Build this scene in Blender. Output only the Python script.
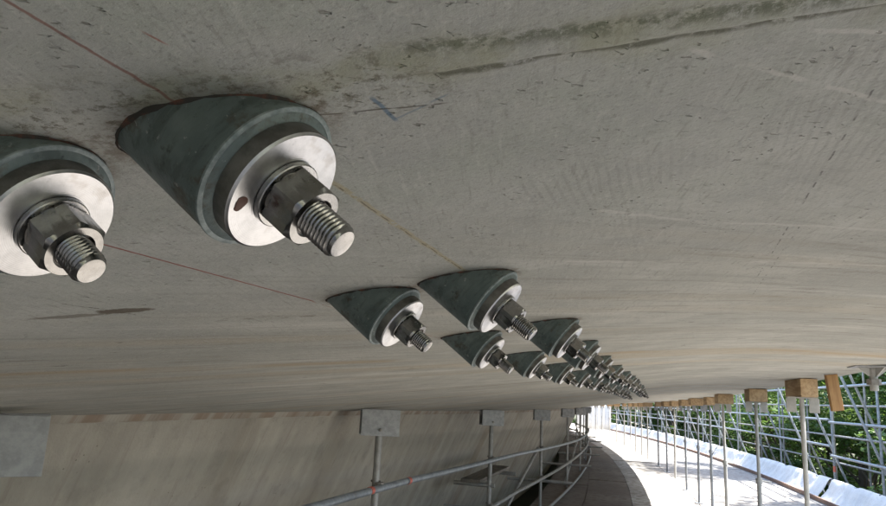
import bpy, bmesh, math, random
from mathutils import Vector, Matrix, noise as mnoise
random.seed(7)
for o in list(bpy.data.objects): bpy.data.objects.remove(o)
scene = bpy.context.scene
C = scene.collection

# ------------------------------------------------------------------ frame
EYE = 6.75            # camera height above the ground
FLOOR = -1.75         # platform level relative to the eye
def drift(y): return 0.0038*max(y-3.0, 0.0)**2          # the bridge curves to the left
def heading(y): return math.atan(0.0076*max(y-3.0, 0.0))
def sag(y):
    t = max(y-4.0, 0.0)
    return 0.0098*t*t/(t+1.2) if t > 0 else 0.0
def W(x, y, z): return Vector((x-drift(y), y, z+EYE))
def soffit_z(x, y):
    z = 0.179+0.1504*x              # haunched slab: it flattens towards the edge
    if x > 0: q = min(x, 0.6); z -= 0.1004*q*q/1.2+0.1004*max(0.0, x-0.6)
    return z-sag(y)

# ------------------------------------------------------------------ camera
cam_d = bpy.data.cameras.new('camera'); cam = bpy.data.objects.new('camera', cam_d); C.objects.link(cam)
yaw, pitch, roll = 0.32789, 0.20318, 0.051
fw = Vector((-math.sin(yaw)*math.cos(pitch), math.cos(yaw)*math.cos(pitch), math.sin(pitch)))
r0 = Vector((math.cos(yaw), math.sin(yaw), 0)); u0 = r0.cross(fw)
rt = math.cos(roll)*r0+math.sin(roll)*u0; up = -math.sin(roll)*r0+math.cos(roll)*u0
M = Matrix((rt, up, -fw)).transposed().to_4x4(); M.translation = Vector((0, 0, EYE))
cam.matrix_world = M
cam_d.sensor_fit = 'HORIZONTAL'; cam_d.sensor_width = 36; cam_d.lens = 684.53/886*36
cam_d.clip_start = 0.01; cam_d.clip_end = 2000
scene.camera = cam

# ------------------------------------------------------------------ sky, sun, exposure
SUN_EL = math.radians(60.0); SUN_DIR = Vector((1.0, 0.25, 0)).normalized()
world = bpy.data.worlds.new('World'); scene.world = world; world.use_nodes = True
wn = world.node_tree; wn.nodes.clear()
sky = wn.nodes.new('ShaderNodeTexSky'); sky.sky_type = 'NISHITA'; sky.sun_disc = False
sky.sun_elevation = SUN_EL; sky.sun_rotation = math.atan2(SUN_DIR.x, SUN_DIR.y)
sky.air_density = 1.2; sky.dust_density = 2.0
bg = wn.nodes.new('ShaderNodeBackground'); bg.inputs['Strength'].default_value = 0.13
wo = wn.nodes.new('ShaderNodeOutputWorld')
wn.links.new(sky.outputs[0], bg.inputs[0]); wn.links.new(bg.outputs[0], wo.inputs[0])
sun_d = bpy.data.lights.new('sun', 'SUN'); sun_d.energy = 5.0; sun_d.angle = math.radians(0.55); sun_d.color = (1.0, 0.97, 0.92)
sun = bpy.data.objects.new('sun', sun_d); C.objects.link(sun)
sv = SUN_DIR*math.cos(SUN_EL)+Vector((0, 0, math.sin(SUN_EL)))
sun.rotation_euler = sv.to_track_quat('Z', 'Y').to_euler(); sun.location = (20, 0, 40)
vs = scene.view_settings; vs.view_transform = 'Standard'; vs.look = 'None'; vs.gamma = 1.0; vs.use_curve_mapping = False
vs.exposure = 2.22
scene.render.engine = 'CYCLES'
scene.cycles.max_bounces = 6; scene.cycles.diffuse_bounces = 4; scene.cycles.glossy_bounces = 3; scene.cycles.transmission_bounces = 3
scene.cycles.use_adaptive_sampling = True; scene.cycles.adaptive_threshold = 0.02

# ------------------------------------------------------------------ node helpers
class NT:
    def __init__(self, name):
        self.m = bpy.data.materials.new(name); self.m.use_nodes = True
        self.t = self.m.node_tree; self.t.nodes.clear(); self.cache = {}
        self.out = self.t.nodes.new('ShaderNodeOutputMaterial')
    def put(self, sock, v):
        if hasattr(v, 'is_output') or isinstance(v, bpy.types.NodeSocket): self.t.links.new(v, sock)
        elif isinstance(v, (tuple, list)) and len(v) == 3 and sock.type == 'RGBA': sock.default_value = (*v, 1)
        else: sock.default_value = v
    def math(self, op, a, b=None, c=None, clamp=False):
        n = self.t.nodes.new('ShaderNodeMath'); n.operation = op; n.use_clamp = clamp
        for i, v in enumerate((a, b, c)):
            if v is not None: self.put(n.inputs[i], v)
        return n.outputs[0]
    def add(self, a, b): return self.math('ADD', a, b)
    def sub(self, a, b): return self.math('SUBTRACT', a, b)
    def mul(self, a, b): return self.math('MULTIPLY', a, b)
    def comb(self, x, y, z=0.0):
        n = self.t.nodes.new('ShaderNodeCombineXYZ')
        for i, v in enumerate((x, y, z)): self.put(n.inputs[i], v)
        return n.outputs[0]
    def noise(self, vec, scale, detail=4.0, rough=0.55, dist=0.0):
        key = (repr(vec.node.name)+vec.name if vec is not None else '', scale, detail, rough, dist)
        if key in self.cache: return self.cache[key]
        n = self.t.nodes.new('ShaderNodeTexNoise')
        if vec is not None: self.put(n.inputs['Vector'], vec)
        n.inputs['Scale'].default_value = scale; n.inputs['Detail'].default_value = detail
        n.inputs['Roughness'].default_value = rough; n.inputs['Distortion'].default_value = dist
        self.cache[key] = n.outputs[0]
        return n.outputs[0]
    def voro(self, vec, scale, rnd=1.0):
        n = self.t.nodes.new('ShaderNodeTexVoronoi'); self.put(n.inputs['Vector'], vec)
        n.inputs['Scale'].default_value = scale; n.inputs['Randomness'].default_value = rnd
        return n
    def step(self, v, lo, hi):      # smoothstep lo..hi -> 0..1 (lo may exceed hi)
        n = self.t.nodes.new('ShaderNodeMapRange'); n.interpolation_type = 'SMOOTHSTEP'
        self.put(n.inputs['Value'], v)
        if lo < hi: a = (lo, hi, 0, 1)
        else: a = (hi, lo, 1, 0)
        for k, x in zip(('From Min', 'From Max', 'To Min', 'To Max'), a): n.inputs[k].default_value = x
        return n.outputs[0]
    def mix(self, f, a, b, blend='MIX'):
        n = self.t.nodes.new('ShaderNodeMix'); n.data_type = 'RGBA'; n.blend_type = blend
        self.put(n.inputs[0], f); self.put(n.inputs[6], a); self.put(n.inputs[7], b)
        return n.outputs[2]
    def uv(self):
        n = self.t.nodes.new('ShaderNodeUVMap'); s = self.t.nodes.new('ShaderNodeSeparateXYZ')
        self.t.links.new(n.outputs[0], s.inputs[0]); return s.outputs[0], s.outputs[1], n.outputs[0]
    def obj(self):
        n = self.t.nodes.new('ShaderNodeTexCoord'); return n.outputs['Object']
    def geo(self): return self.t.nodes.new('ShaderNodeNewGeometry')
    def rand(self):
        n = self.t.nodes.new('ShaderNodeObjectInfo'); return n.outputs['Random']
    def bump(self, h, dist, strength=1.0, prev=None):
        n = self.t.nodes.new('ShaderNodeBump'); self.put(n.inputs['Height'], h)
        n.inputs['Distance'].default_value = dist; n.inputs['Strength'].default_value = strength
        if prev is not None: self.t.links.new(prev, n.inputs['Normal'])
        return n.outputs[0]
    def bsdf(self, color, rough=0.7, metal=0.0, normal=None, **kw):
        n = self.t.nodes.new('ShaderNodeBsdfPrincipled')
        self.put(n.inputs['Base Color'], color); self.put(n.inputs['Roughness'], rough); self.put(n.inputs['Metallic'], metal)
        if normal is not None: self.t.links.new(normal, n.inputs['Normal'])
        for k, v in kw.items(): self.put(n.inputs[k.replace('_', ' ')], v)
        self.t.links.new(n.outputs[0], self.out.inputs[0]); return n

MAT = {}
# ---- soffit concrete: UV is (lateral metres, metres along the bridge)
def soffit_material(near):
    t = NT('soffit_concrete_near' if near else 'soffit_concrete'); u, v, uv = t.uv()
    big = t.noise(uv, 1.3, 4, 0.6); mid = t.noise(uv, 9, 5, 0.62); fine = t.noise(uv, 70, 5, 0.7)
    # streaks left by the skewed shutter boards
    w = t.sub(v, t.mul(u, 1.0)); p = t.add(u, v)
    wob = t.mul(t.sub(t.noise(uv, 2.2, 2), 0.5), 0.035)
    wv = t.comb(t.mul(t.add(w, wob), 1.0), t.mul(p, 0.07))
    s1 = t.noise(wv, 7, 5, 0.62); s2 = t.noise(wv, 34, 3, 0.65); s3 = t.noise(t.comb(t.mul(w, 1.0), t.mul(p, 0.05), 3.3), 3.1, 3, 0.5)
    farm = t.step(v, 0.45, 1.1)                     # near the eye the streaks give way to blotches
    nears = t.math('MULTIPLY_ADD', farm, 0.75, 0.25)
    col = t.mix(t.step(big, 0.3, 0.72), (0.365, 0.368, 0.340), (0.505, 0.500, 0.462))
    col = t.mix(t.mul(t.step(mid, 0.42, 0.72), 0.55), col, (0.325, 0.330, 0.312))
    col = t.mix(t.mul(t.step(mid, 0.45, 0.25), 0.40), col, (0.56, 0.565, 0.54))
    col = t.mix(t.mul(t.mul(t.step(s1, 0.48, 0.66), nears), 0.55), col, (0.315, 0.310, 0.288))
    col = t.mix(t.mul(t.mul(t.step(s1, 0.46, 0.30), nears), 0.55), col, (0.62, 0.61, 0.575))
    col = t.mix(t.mul(t.mul(t.step(s2, 0.52, 0.66), nears), 0.6), col, (0.275, 0.265, 0.24))
    col = t.mix(t.mul(t.mul(t.step(s3, 0.50, 0.66), farm), 0.55), col, (0.44, 0.375, 0.275))
    col = t.mix(t.mul(farm, 0.45), col, t.mix(1.0, col, (1.0, 0.955, 0.87), 'MULTIPLY'))
    # slight green cast close to the eye, where the shutter oil and algae sit
    gn = t.noise(t.comb(u, v, 5.1), 6.0, 5, 0.6)
    col = t.mix(t.mul(t.step(gn, 0.44, 0.66), t.mul(t.step(v, 0.85, 0.15), 0.5)), col, (0.32, 0.355, 0.29))
    col = t.mix(t.mul(t.step(fine, 0.50, 0.72), 0.30), col, (0.22, 0.215, 0.20))
    col = t.mix(t.mul(t.step(fine, 0.46, 0.28), 0.22), col, (0.56, 0.545, 0.50))
    # ochre rust bleed along one board edge
    wo_ = t.add(t.sub(v, t.mul(u, 1.15)), t.mul(t.sub(t.noise(uv, 3.0, 4), 0.5), 0.10))
    och = t.step(t.math('ABSOLUTE', t.sub(wo_, 2.42)), 0.085, 0.0)
    och = t.mul(och, t.step(t.noise(t.comb(p, 1.7), 2.2, 3), 0.34, 0.54))
    col = t.mix(t.mul(och, 0.5), col, (0.38, 0.265, 0.14))
    # dark board joint lines
    jn = t.noise(t.comb(p, t.mul(w, 0.6)), 3.5, 3)
    def joint(c0, slope, wid, f, gate, colr=(0.10, 0.085, 0.07)):
        d = t.math('ABSOLUTE', t.sub(t.add(t.sub(v, t.mul(u, slope)), t.mul(t.sub(t.noise(uv, 5, 3), 0.5), 0.02)), c0))
        m = t.mul(t.step(d, wid, wid*0.25), t.step(jn, gate, gate+0.14))
        return t.mul(m, f)
    for c0, sl, wd, f, g in ((3.92, 0.75, 0.020, 0.75, 0.36), (5.0, 0.75, 0.03, 0.55, 0.42), (6.6, 0.75, 0.04, 0.6, 0.42), (1.72, 1.1, 0.007, 0.45, 0.5), (8.8, 0.7, 0.05, 0.5, 0.42), (12.4, 0.7, 0.07, 0.5, 0.4)):
        col = t.mix(joint(c0, sl, wd, f, g), col, (0.115, 0.09, 0.07))
    # pitting: blow holes and dark flecks
    pv = t.comb(t.mul(w, 1.0), t.mul(p, 0.45))
    gn1 = t.noise(uv, 11, 4, 0.65)
    f1 = t.noise(t.comb(w, t.mul(p, 0.38)), 150, 2, 0.6); pit = t.mul(t.step(f1, 0.63, 0.68), t.step(gn1, 0.47, 0.60))
    f2 = t.noise(t.comb(w, t.mul(p, 0.5), 8.0), 80, 4, 0.7); pit = t.math('MAXIMUM', pit, t.mul(t.step(f2, 0.685, 0.715), t.step(gn1, 0.44, 0.56)))
    if near:      # brushed striations and grit
        st = t.noise(t.comb(t.add(u, t.mul(v, 0.25)), t.mul(v, 0.10)), 210, 3, 0.6)
        col = t.mix(t.mul(t.step(st, 0.54, 0.70), t.mul(t.step(mid, 0.62, 0.40), 0.42)), col, (0.20, 0.19, 0.165))
        col = t.mix(t.mul(t.step(st, 0.44, 0.32), t.mul(t.step(mid, 0.38, 0.60), 0.30)), col, (0.56, 0.55, 0.51))
        sp_ = t.noise(uv, 330, 2, 0.6)
        col = t.mix(t.mul(t.step(sp_, 0.56, 0.70), 0.38), col, (0.17, 0.165, 0.145))
        col = t.mix(t.mul(t.step(sp_, 0.42, 0.30), 0.22), col, (0.60, 0.59, 0.55))
    else:
        f4 = t.noise(t.comb(w, t.mul(p, 0.5), 3.0), 16, 4, 0.72); pit = t.math('MAXIMUM', pit, t.mul(t.step(f4, 0.655, 0.685), 0.75))
        f3 = t.noise(t.comb(w, t.mul(p, 0.035), 6.0), 55, 3, 0.6)
        col = t.mix(t.mul(t.mul(t.step(f3, 0.60, 0.68), t.step(gn1, 0.42, 0.60)), 0.62), col, (0.145, 0.115, 0.085))
    col = t.mix(t.mul(pit, 0.55 if near else 0.70), col, (0.10, 0.088, 0.068))
    if not near:
        h = t.sub(t.mul(fine, 0.6), t.mul(pit, 0.8))
        t.bsdf(col, 0.82, 0.0, t.bump(h, 0.0035, 0.75)); return t.m
    # wood-grain ripples printed by the shutter
    rw = t.add(t.mul(u, 2*math.pi/0.0078), t.mul(t.sub(t.noise(t.comb(t.mul(u, 1.0), t.mul(v, 0.5)), 14, 3), 0.5), 9.0))
    rip = t.math('SINE', rw)
    ripm = t.mul(t.step(t.noise(t.comb(u, v, 4.4), 5.0, 3), 0.46, 0.66), t.mul(t.step(v, 1.1, 0.5), t.step(t.add(v, t.mul(u, -0.2)), 0.335, 0.38)))
    ripm = t.mul(ripm, t.step(u, -0.16, -0.10))
    col = t.mix(t.mul(t.mul(t.step(rip, 0.1, 0.9), ripm), 0.26), col, (0.22, 0.21, 0.19))
    # construction joint: mossy dirt in and around two grooves
    v0 = t.math('MINIMUM', t.add(t.mul(u, 0.18), 0.3293), t.add(t.mul(u, 0.25), 0.337))
    nz = t.noise(uv, 75, 5, 0.78); nw = t.mul(t.sub(t.noise(uv, 26, 3), 0.5), 0.010)
    d0 = t.add(t.sub(v, v0), nw); d1 = t.add(t.sub(v, t.add(t.mul(u, 0.26), 0.3105)), nw)
    rightm = t.step(u, -0.128, -0.112)
    g0 = t.mul(t.step(t.math('ABSOLUTE', d0), 0.0040, 0.0008), t.mul(rightm, t.step(nz, 0.36, 0.50)))
    g1 = t.mul(t.step(t.math('ABSOLUTE', d1), 0.0105, 0.001), t.mul(t.step(u, -0.15, -0.09), t.step(nz, 0.42, 0.56)))
    lm = t.mul(t.step(t.math('ABSOLUTE', d0), 0.055, 0.004), t.mul(t.step(u, -0.08, -0.15), t.step(nz, 0.50, 0.62)))
    halo = t.mul(t.step(t.math('ABSOLUTE', t.add(d0, 0.012)), 0.040, 0.006), t.step(t.noise(uv, 22, 4), 0.36, 0.66))
    col = t.mix(t.mul(halo, 0.55), col, (0.285, 0.285, 0.175))
    col = t.mix(t.mul(t.step(t.math('ABSOLUTE', t.sub(d0, 0.006)), 0.005, 0.001), t.mul(rightm, 0.18)), col, (0.52, 0.51, 0.46))
    col = t.mix(t.mul(g1, 0.75), col, (0.085, 0.098, 0.055))
    col = t.mix(t.mul(g0, 0.80), col, (0.085, 0.085, 0.055))
    col = t.mix(t.mul(lm, 0.78), col, (0.105, 0.095, 0.060))
    # marks drawn or scratched on the concrete
    uvg = t.comb(u, v, 7.7)
    def seg(P, Q, wid, wobble=0.0015, gate=None, gs=40):
        dx, dy = Q[0]-P[0], Q[1]-P[1]; L = math.hypot(dx, dy); dx /= L; dy /= L
        a = t.sub(u, P[0]); b = t.sub(v, P[1])
        al = t.add(t.mul(a, dx), t.mul(b, dy)); pe = t.sub(t.mul(a, -dy), t.mul(b, -dx))
        pe = t.add(pe, t.mul(t.sub(t.noise(uv, 45, 3), 0.5), wobble*2))
        m = t.mul(t.step(t.math('ABSOLUTE', pe), wid, wid*0.35), t.mul(t.step(al, -0.004, 0.004), t.step(al, L+0.004, L-0.004)))
        if gate is not None: m = t.mul(m, t.step(t.noise(uvg, 25 if gs < 35 else 60, 2), gate, gate+0.12))
        return m
    for P, Q, wd, wb, gt, gs, c, f in (
        ((-0.2472, 0.05), (-0.2440, 0.285), 0.0014, 0.0020, 0.26, 60, (0.205, 0.075, 0.052), 0.72),
        ((-0.4585, 0.40), (-0.4490, 0.80), 0.0020, 0.001, 0.24, 40, (0.25, 0.06, 0.040), 0.9),
        ((-0.452, 0.80), (-0.452, 1.33), 0.0016, 0.001, 0.44, 40, (0.25, 0.10, 0.07), 0.6),
        ((-0.2290, 0.40), (-0.2320, 0.78), 0.0042, 0.003, 0.30, 40, (0.40, 0.345, 0.21), 0.7),
        ((-0.2300, 0.40), (-0.2325, 0.78), 0.0010, 0.002, 0.42, 50, (0.12, 0.10, 0.07), 0.8),
        ((0.1195, 0.44), (0.1235, 1.18), 0.0011, 0.0014, 0.46, 55, (0.08, 0.075, 0.07), 0.75),
        ((0.1330, 0.80), (0.1360, 1.30), 0.0012, 0.002, 0.50, 40, (0.09, 0.08, 0.07), 0.65),
        ((0.0110, 0.3467), (0.1400, 0.484), 0.0030, 0.004, 0.36, 30, (0.58, 0.56, 0.52), 0.50),
        ((0.05, 0.345), (0.20, 0.425), 0.0030, 0.004, 0.40, 30, (0.60, 0.58, 0.54), 0.5),
        ((-0.06, 0.61), (0.029, 0.716), 0.0045, 0.006, 0.32, 22, (0.57, 0.55, 0.51), 0.45),
        ((0.029, 0.716), (0.30, 0.935), 0.0045, 0.006, 0.32, 22, (0.57, 0.55, 0.51), 0.42),
        ((-0.12, 0.80), (0.40, 1.22), 0.0060, 0.010, 0.38, 14, (0.58, 0.555, 0.51), 0.45),
        ((-0.1530, 0.316), (-0.1518, 0.349), 0.0020, 0.001, 0.30, 80, (0.075, 0.145, 0.22), 0.75),
        ((-0.1525, 0.347), (-0.1150, 0.333), 0.0014, 0.001, 0.38, 60, (0.14, 0.20, 0.25), 0.55),
        ((-0.1900, 0.320), (-0.1200, 0.3420), 0.0010, 0.001, 0.36, 90, (0.07, 0.06, 0.045), 0.8),
        ((-0.66, 0.60), (-0.655, 0.735), 0.0016, 0.010, 0.36, 30, (0.08, 0.065, 0.05), 0.75),
        ((-0.2150, 0.215), (-0.2130, 0.226), 0.0010, 0.0006, None, 0, (0.30, 0.10, 0.07), 0.7)):
        col = t.mix(t.mul(seg(P, Q, wd, wb, gt, gs), f), col, c)
    for fx, fy in ((-0.3857, 0.2930), (-0.2485, 0.3162), (-0.3756, 0.8205), (-0.2435, 0.8100), (-0.3894, 1.3456), (-0.2318, 1.3204)):
        ex = t.mul(t.sub(u, fx), 1/0.0617); ey = t.mul(t.sub(v, fy), 1/0.045)
        e = t.add(t.math('SQRT', t.add(t.mul(ex, ex), t.mul(ey, ey))), t.mul(t.sub(t.noise(uv, 45, 3), 0.5), 0.35))
        col = t.mix(t.mul(t.step(e, 1.32, 0.98), t.math('MULTIPLY_ADD', t.step(nz, 0.40, 0.60), 0.55, 0.15)), col, (0.15, 0.115, 0.08))
    def blotch(x0, y0, ang, a, b, amp):
        ca, sa = math.cos(ang), math.sin(ang); du = t.sub(u, x0); dv = t.sub(v, y0)
        al = t.mul(t.add(t.mul(du, ca), t.mul(dv, sa)), 1/a); pe = t.mul(t.sub(t.mul(dv, ca), t.mul(du, sa)), 1/b)
        return t.add(t.math('SQRT', t.add(t.mul(al, al), t.mul(pe, pe))), t.mul(t.sub(t.noise(uv, 38, 5, 0.7), 0.5), amp))
    patch = t.math('MAXIMUM', t.step(blotch(-0.648, 0.680, 0.45, 0.040, 0.017, 1.6), 1.0, 0.72), t.mul(t.step(blotch(-0.715, 0.662, 0.40, 0.055, 0.012, 2.4), 1.0, 0.6), 0.7))
    col = t.mix(t.mul(patch, 0.85), col, (0.10, 0.074, 0.048))
    patch2 = t.mul(seg((-0.615, 0.82), (-0.50, 0.90), 0.016, 0.018, None), t.step(t.noise(uv, 60, 5, 0.7), 0.48, 0.62))
    col = t.mix(t.mul(patch2, 0.6), col, (0.13, 0.105, 0.08))
    h = t.sub(t.mul(fine, 0.6), t.mul(pit, 0.8))
    nrm = t.bump(h, 0.0035, 0.75)
    t.bsdf(col, 0.82, 0.0, nrm); return t.m
MAT['soffit'] = soffit_material(False); MAT['soffit_near'] = soffit_material(True)

def web_material():
    t = NT('web_concrete'); u, v, uv = t.uv()
    lean = t.add(v, t.mul(u, -0.06))
    sv_ = t.comb(lean, t.mul(u, 0.10)); s1 = t.noise(sv_, 3.2, 6, 0.62); s2 = t.noise(sv_, 16, 5, 0.65); s3 = t.noise(t.comb(lean, t.mul(u, 0.06), 4.0), 1.6, 4)
    mid = t.noise(uv, 6, 5, 0.6); fine = t.noise(uv, 60, 4, 0.65)
    blo = t.noise(uv, 2.4, 5, 0.65)
    col = t.mix(t.step(s1, 0.25, 0.75), (0.33, 0.302, 0.258), (0.45, 0.42, 0.365)); col = t.mix(t.mul(t.step(blo, 0.42, 0.68), 0.5), col, (0.285, 0.265, 0.232))
    col = t.mix(t.mul(t.step(s3, 0.5, 0.68), 0.55), col, (0.235, 0.185, 0.125))
    col = t.mix(t.mul(t.step(s2, 0.55, 0.75), 0.35), col, (0.165, 0.125, 0.105))
    col = t.mix(t.mul(t.step(s2, 0.42, 0.28), 0.30), col, (0.46, 0.43, 0.375))
    col = t.mix(t.mul(t.step(mid, 0.5, 0.7), 0.3), col, (0.16, 0.15, 0.128))
    vo = t.voro(uv, 34); g = t.step(t.noise(uv, 5, 4), 0.52, 0.62)
    pit = t.mul(t.step(vo.outputs['Distance'], 0.16, 0.06), g)
    vb = t.voro(t.comb(v, t.mul(u, 0.5)), 3.1); pb = t.step(vb.outputs['Distance'], 0.055, 0.03)
    col = t.mix(t.mul(t.math('MAXIMUM', pit, pb), 0.7), col, (0.10, 0.085, 0.07))
    col = t.mix(t.mul(t.mul(t.step(u, 0.06, 0.0), t.step(t.noise(uv, 7, 4), 0.4, 0.6)), 0.7), col, (0.22, 0.145, 0.10))
    t.bsdf(col, 0.85, 0.0, t.bump(t.sub(t.add(fine, t.mul(mid, 0.6)), pit), 0.006, 0.6)); return t.m
MAT['web'] = web_material()

def plain_concrete():
    t = NT('deck_concrete'); o = t.obj(); a = t.noise(o, 2, 5); b = t.noise(o, 25, 5, 0.65)
    col = t.mix(t.step(a, 0.3, 0.7), (0.33, 0.32, 0.29), (0.44, 0.42, 0.38)); col = t.mix(t.mul(t.step(b, 0.5, 0.7), 0.4), col, (0.24, 0.23, 0.2))
    t.bsdf(col, 0.85, 0, t.bump(b, 0.005, 0.6)); return t.m
MAT['concrete'] = plain_concrete()

def paint_green():
    t = NT('dark_green_paint'); o = t.obj(); a = t.noise(o, 18, 5, 0.6); b = t.noise(o, 90, 5, 0.72); r = t.rand()
    sp = t.t.nodes.new('ShaderNodeSeparateXYZ'); t.t.links.new(o, sp.inputs[0]); x, y, z = sp.outputs
    off = t.mul(r, 3.0)
    run = t.noise(t.comb(t.add(t.mul(t.add(x, z), 0.12), off), y, t.sub(x, z)), 70, 4, 0.65)
    col = t.mix(t.step(a, 0.33, 0.68), (0.120, 0.155, 0.153), (0.205, 0.245, 0.237))
    col = t.mix(t.mul(t.step(run, 0.50, 0.66), 0.55), col, (0.065, 0.082, 0.078))
    col = t.mix(t.mul(t.step(run, 0.44, 0.30), 0.40), col, (0.24, 0.29, 0.275))
    blot = t.noise(t.comb(t.add(x, off), y, z), 26, 5, 0.7)
    col = t.mix(t.mul(t.step(blot, 0.55, 0.66), 0.70), col, (0.085, 0.060, 0.038))
    col = t.mix(t.mul(t.step(b, 0.58, 0.68), 0.60), col, (0.048, 0.052, 0.046))
    cem = t.noise(t.comb(x, t.add(y, off), z), 130, 4, 0.7)
    col = t.mix(t.mul(t.step(cem, 0.635, 0.68), 0.75), col, (0.36, 0.37, 0.35))
    t.bsdf(col, t.math('MULTIPLY_ADD', b, 0.35, 0.30), 0.15, t.bump(t.add(t.add(a, t.mul(b, 0.5)), t.mul(cem, 0.5)), 0.0016, 0.6)); return t.m
MAT['green'] = paint_green()

def metal(name, c0, c1, rough, scale=60, ring=0.0, met=1.0, bumpd=0.0004):
    t = NT(name); o = t.obj(); a = t.noise(o, scale, 5, 0.65); b = t.noise(o, scale*7, 3, 0.6)
    col = t.mix(t.step(a, 0.32, 0.68), c0, c1)
    col = t.mix(t.mul(t.step(b, 0.62, 0.74), 0.22), col, tuple(x*0.5 for x in c0)); col = t.mix(t.mul(t.step(t.noise(o, scale*0.6, 4, 0.7), 0.60, 0.72), 0.35), col, (c0[0]*0.62, c0[1]*0.52, c0[2]*0.42))
    rg = t.math('MULTIPLY_ADD', a, 0.22, rough-0.1)
    h = a
    if ring:
        s = t.t.nodes.new('ShaderNodeSeparateXYZ'); t.t.links.new(o, s.inputs[0])
        rr = t.math('SQRT', t.add(t.mul(s.outputs[0], s.outputs[0]), t.mul(s.outputs[1], s.outputs[1])))
        h = t.add(t.mul(t.math('SINE', t.mul(rr, 2*math.pi/ring)), 0.35), t.mul(a, 0.6))
    n_ = t.bsdf(col, rg, met, t.bump(h, bumpd, 0.5))
    if ring:
        tg = t.t.nodes.new('ShaderNodeTangent'); tg.direction_type = 'RADIAL'; tg.axis = 'Z'
        n_.inputs['Anisotropic'].default_value = 0.75; t.t.links.new(tg.outputs[0], n_.inputs['Tangent'])
    return t.m
MAT['washer'] = metal('machined_steel', (0.50, 0.50, 0.505), (0.70, 0.695, 0.70), 0.34, 45, 0.0011, 1.0, 0.0001)
MAT['washer_side'] = metal('rolled_steel', (0.17, 0.162, 0.15), (0.28, 0.27, 0.255), 0.45, 70, 0, 0.8)
MAT['rim'] = metal('worn_rim', (0.15, 0.185, 0.185), (0.30, 0.34, 0.335), 0.5, 120, 0, 0.15)
MAT['thin_washer'] = metal('washer_steel', (0.34, 0.336, 0.33), (0.48, 0.475, 0.465), 0.26, 80)
MAT['nut'] = metal('nut_steel', (0.26, 0.255, 0.245), (0.38, 0.372, 0.36), 0.22, 90)
MAT['stud'] = metal('stud_steel', (0.27, 0.264, 0.254), (0.39, 0.382, 0.37), 0.22, 120)
MAT['tube'] = metal('galvanised_tube', (0.235, 0.262, 0.295), (0.36, 0.39, 0.425), 0.50, 14, 0, 0.55, 0.001)
MAT['tube_dull'] = metal('weathered_tube', (0.25, 0.245, 0.235), (0.36, 0.355, 0.345), 0.6, 12, 0, 0.45, 0.001)
MAT['prop_paint'] = metal('pale_prop_paint', (0.36, 0.35, 0.325), (0.48, 0.465, 0.435), 0.6, 12, 0, 0.05, 0.001)
MAT['prop_grey'] = metal('grey_prop_paint', (0.20, 0.215, 0.235), (0.31, 0.325, 0.345), 0.55, 12, 0, 0.3, 0.001)
MAT['plate'] = metal('bracket_steel', (0.26, 0.265, 0.275), (0.37, 0.375, 0.385), 0.55, 22, 0, 0.5, 0.0012)
MAT['coupler'] = metal('coupler_steel', (0.22, 0.205, 0.19), (0.34, 0.32, 0.30), 0.55, 60, 0, 0.6)

def bead_mat():
    t = NT('rusty_sealant'); o = t.obj(); a = t.noise(o, 40, 5, 0.7)
    col = t.mix(t.step(a, 0.46, 0.66), (0.045, 0.040, 0.034), (0.15, 0.062, 0.042))
    t.bsdf(col, 0.85, 0, t.bump(a, 0.002, 0.8)); return t.m
MAT['bead'] = bead_mat()
def flat(name, c, rough=0.6):
    t = NT(name); o = t.obj(); a = t.noise(o, 60, 4); t.bsdf(t.mix(a, tuple(x*0.75 for x in c), tuple(min(1, x*1.2) for x in c)), rough); return t.m
MAT['rust_spot'] = flat('rust_spot', (0.11, 0.050, 0.036)); MAT['red_tape'] = flat('red_marking', (0.55, 0.14, 0.10))
MAT['hole'] = flat('dark_opening', (0.02, 0.02, 0.02))

def wood(name, c0, c1, axis=1):
    t = NT(name); o = t.obj(); s = t.t.nodes.new('ShaderNodeSeparateXYZ'); t.t.links.new(o, s.inputs[0])
    r = t.mul(t.rand(), 7.0); x, y, z = s.outputs
    q = [x, y, z]; q[axis] = t.mul(q[axis], 0.09); q[0] = t.add(q[0], r)
    g = t.noise(t.comb(*q), 38, 5, 0.6, 0.6); b = t.noise(o, 5, 3)
    col = t.mix(t.step(g, 0.32, 0.66), c0, c1); col = t.mix(t.mul(t.step(b, 0.5, 0.7), 0.4), col, tuple(v*0.6 for v in c0))
    col = t.mix(t.mul(t.rand(), 0.35), col, tuple(v*0.75 for v in c1))
    t.bsdf(col, 0.75, 0, t.bump(g, 0.002, 0.6)); return t.m
MAT['timber'] = wood('sawn_timber', (0.36, 0.225, 0.115), (0.56, 0.40, 0.235))
MAT['plank'] = wood('brown_plank', (0.28, 0.145, 0.055), (0.42, 0.24, 0.10), 2)
MAT['old_board'] = wood('weathered_board', (0.10, 0.085, 0.070), (0.17, 0.15, 0.13))
MAT['toe'] = wood('toe_board_wood', (0.20, 0.12, 0.085), (0.31, 0.20, 0.14))
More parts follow.
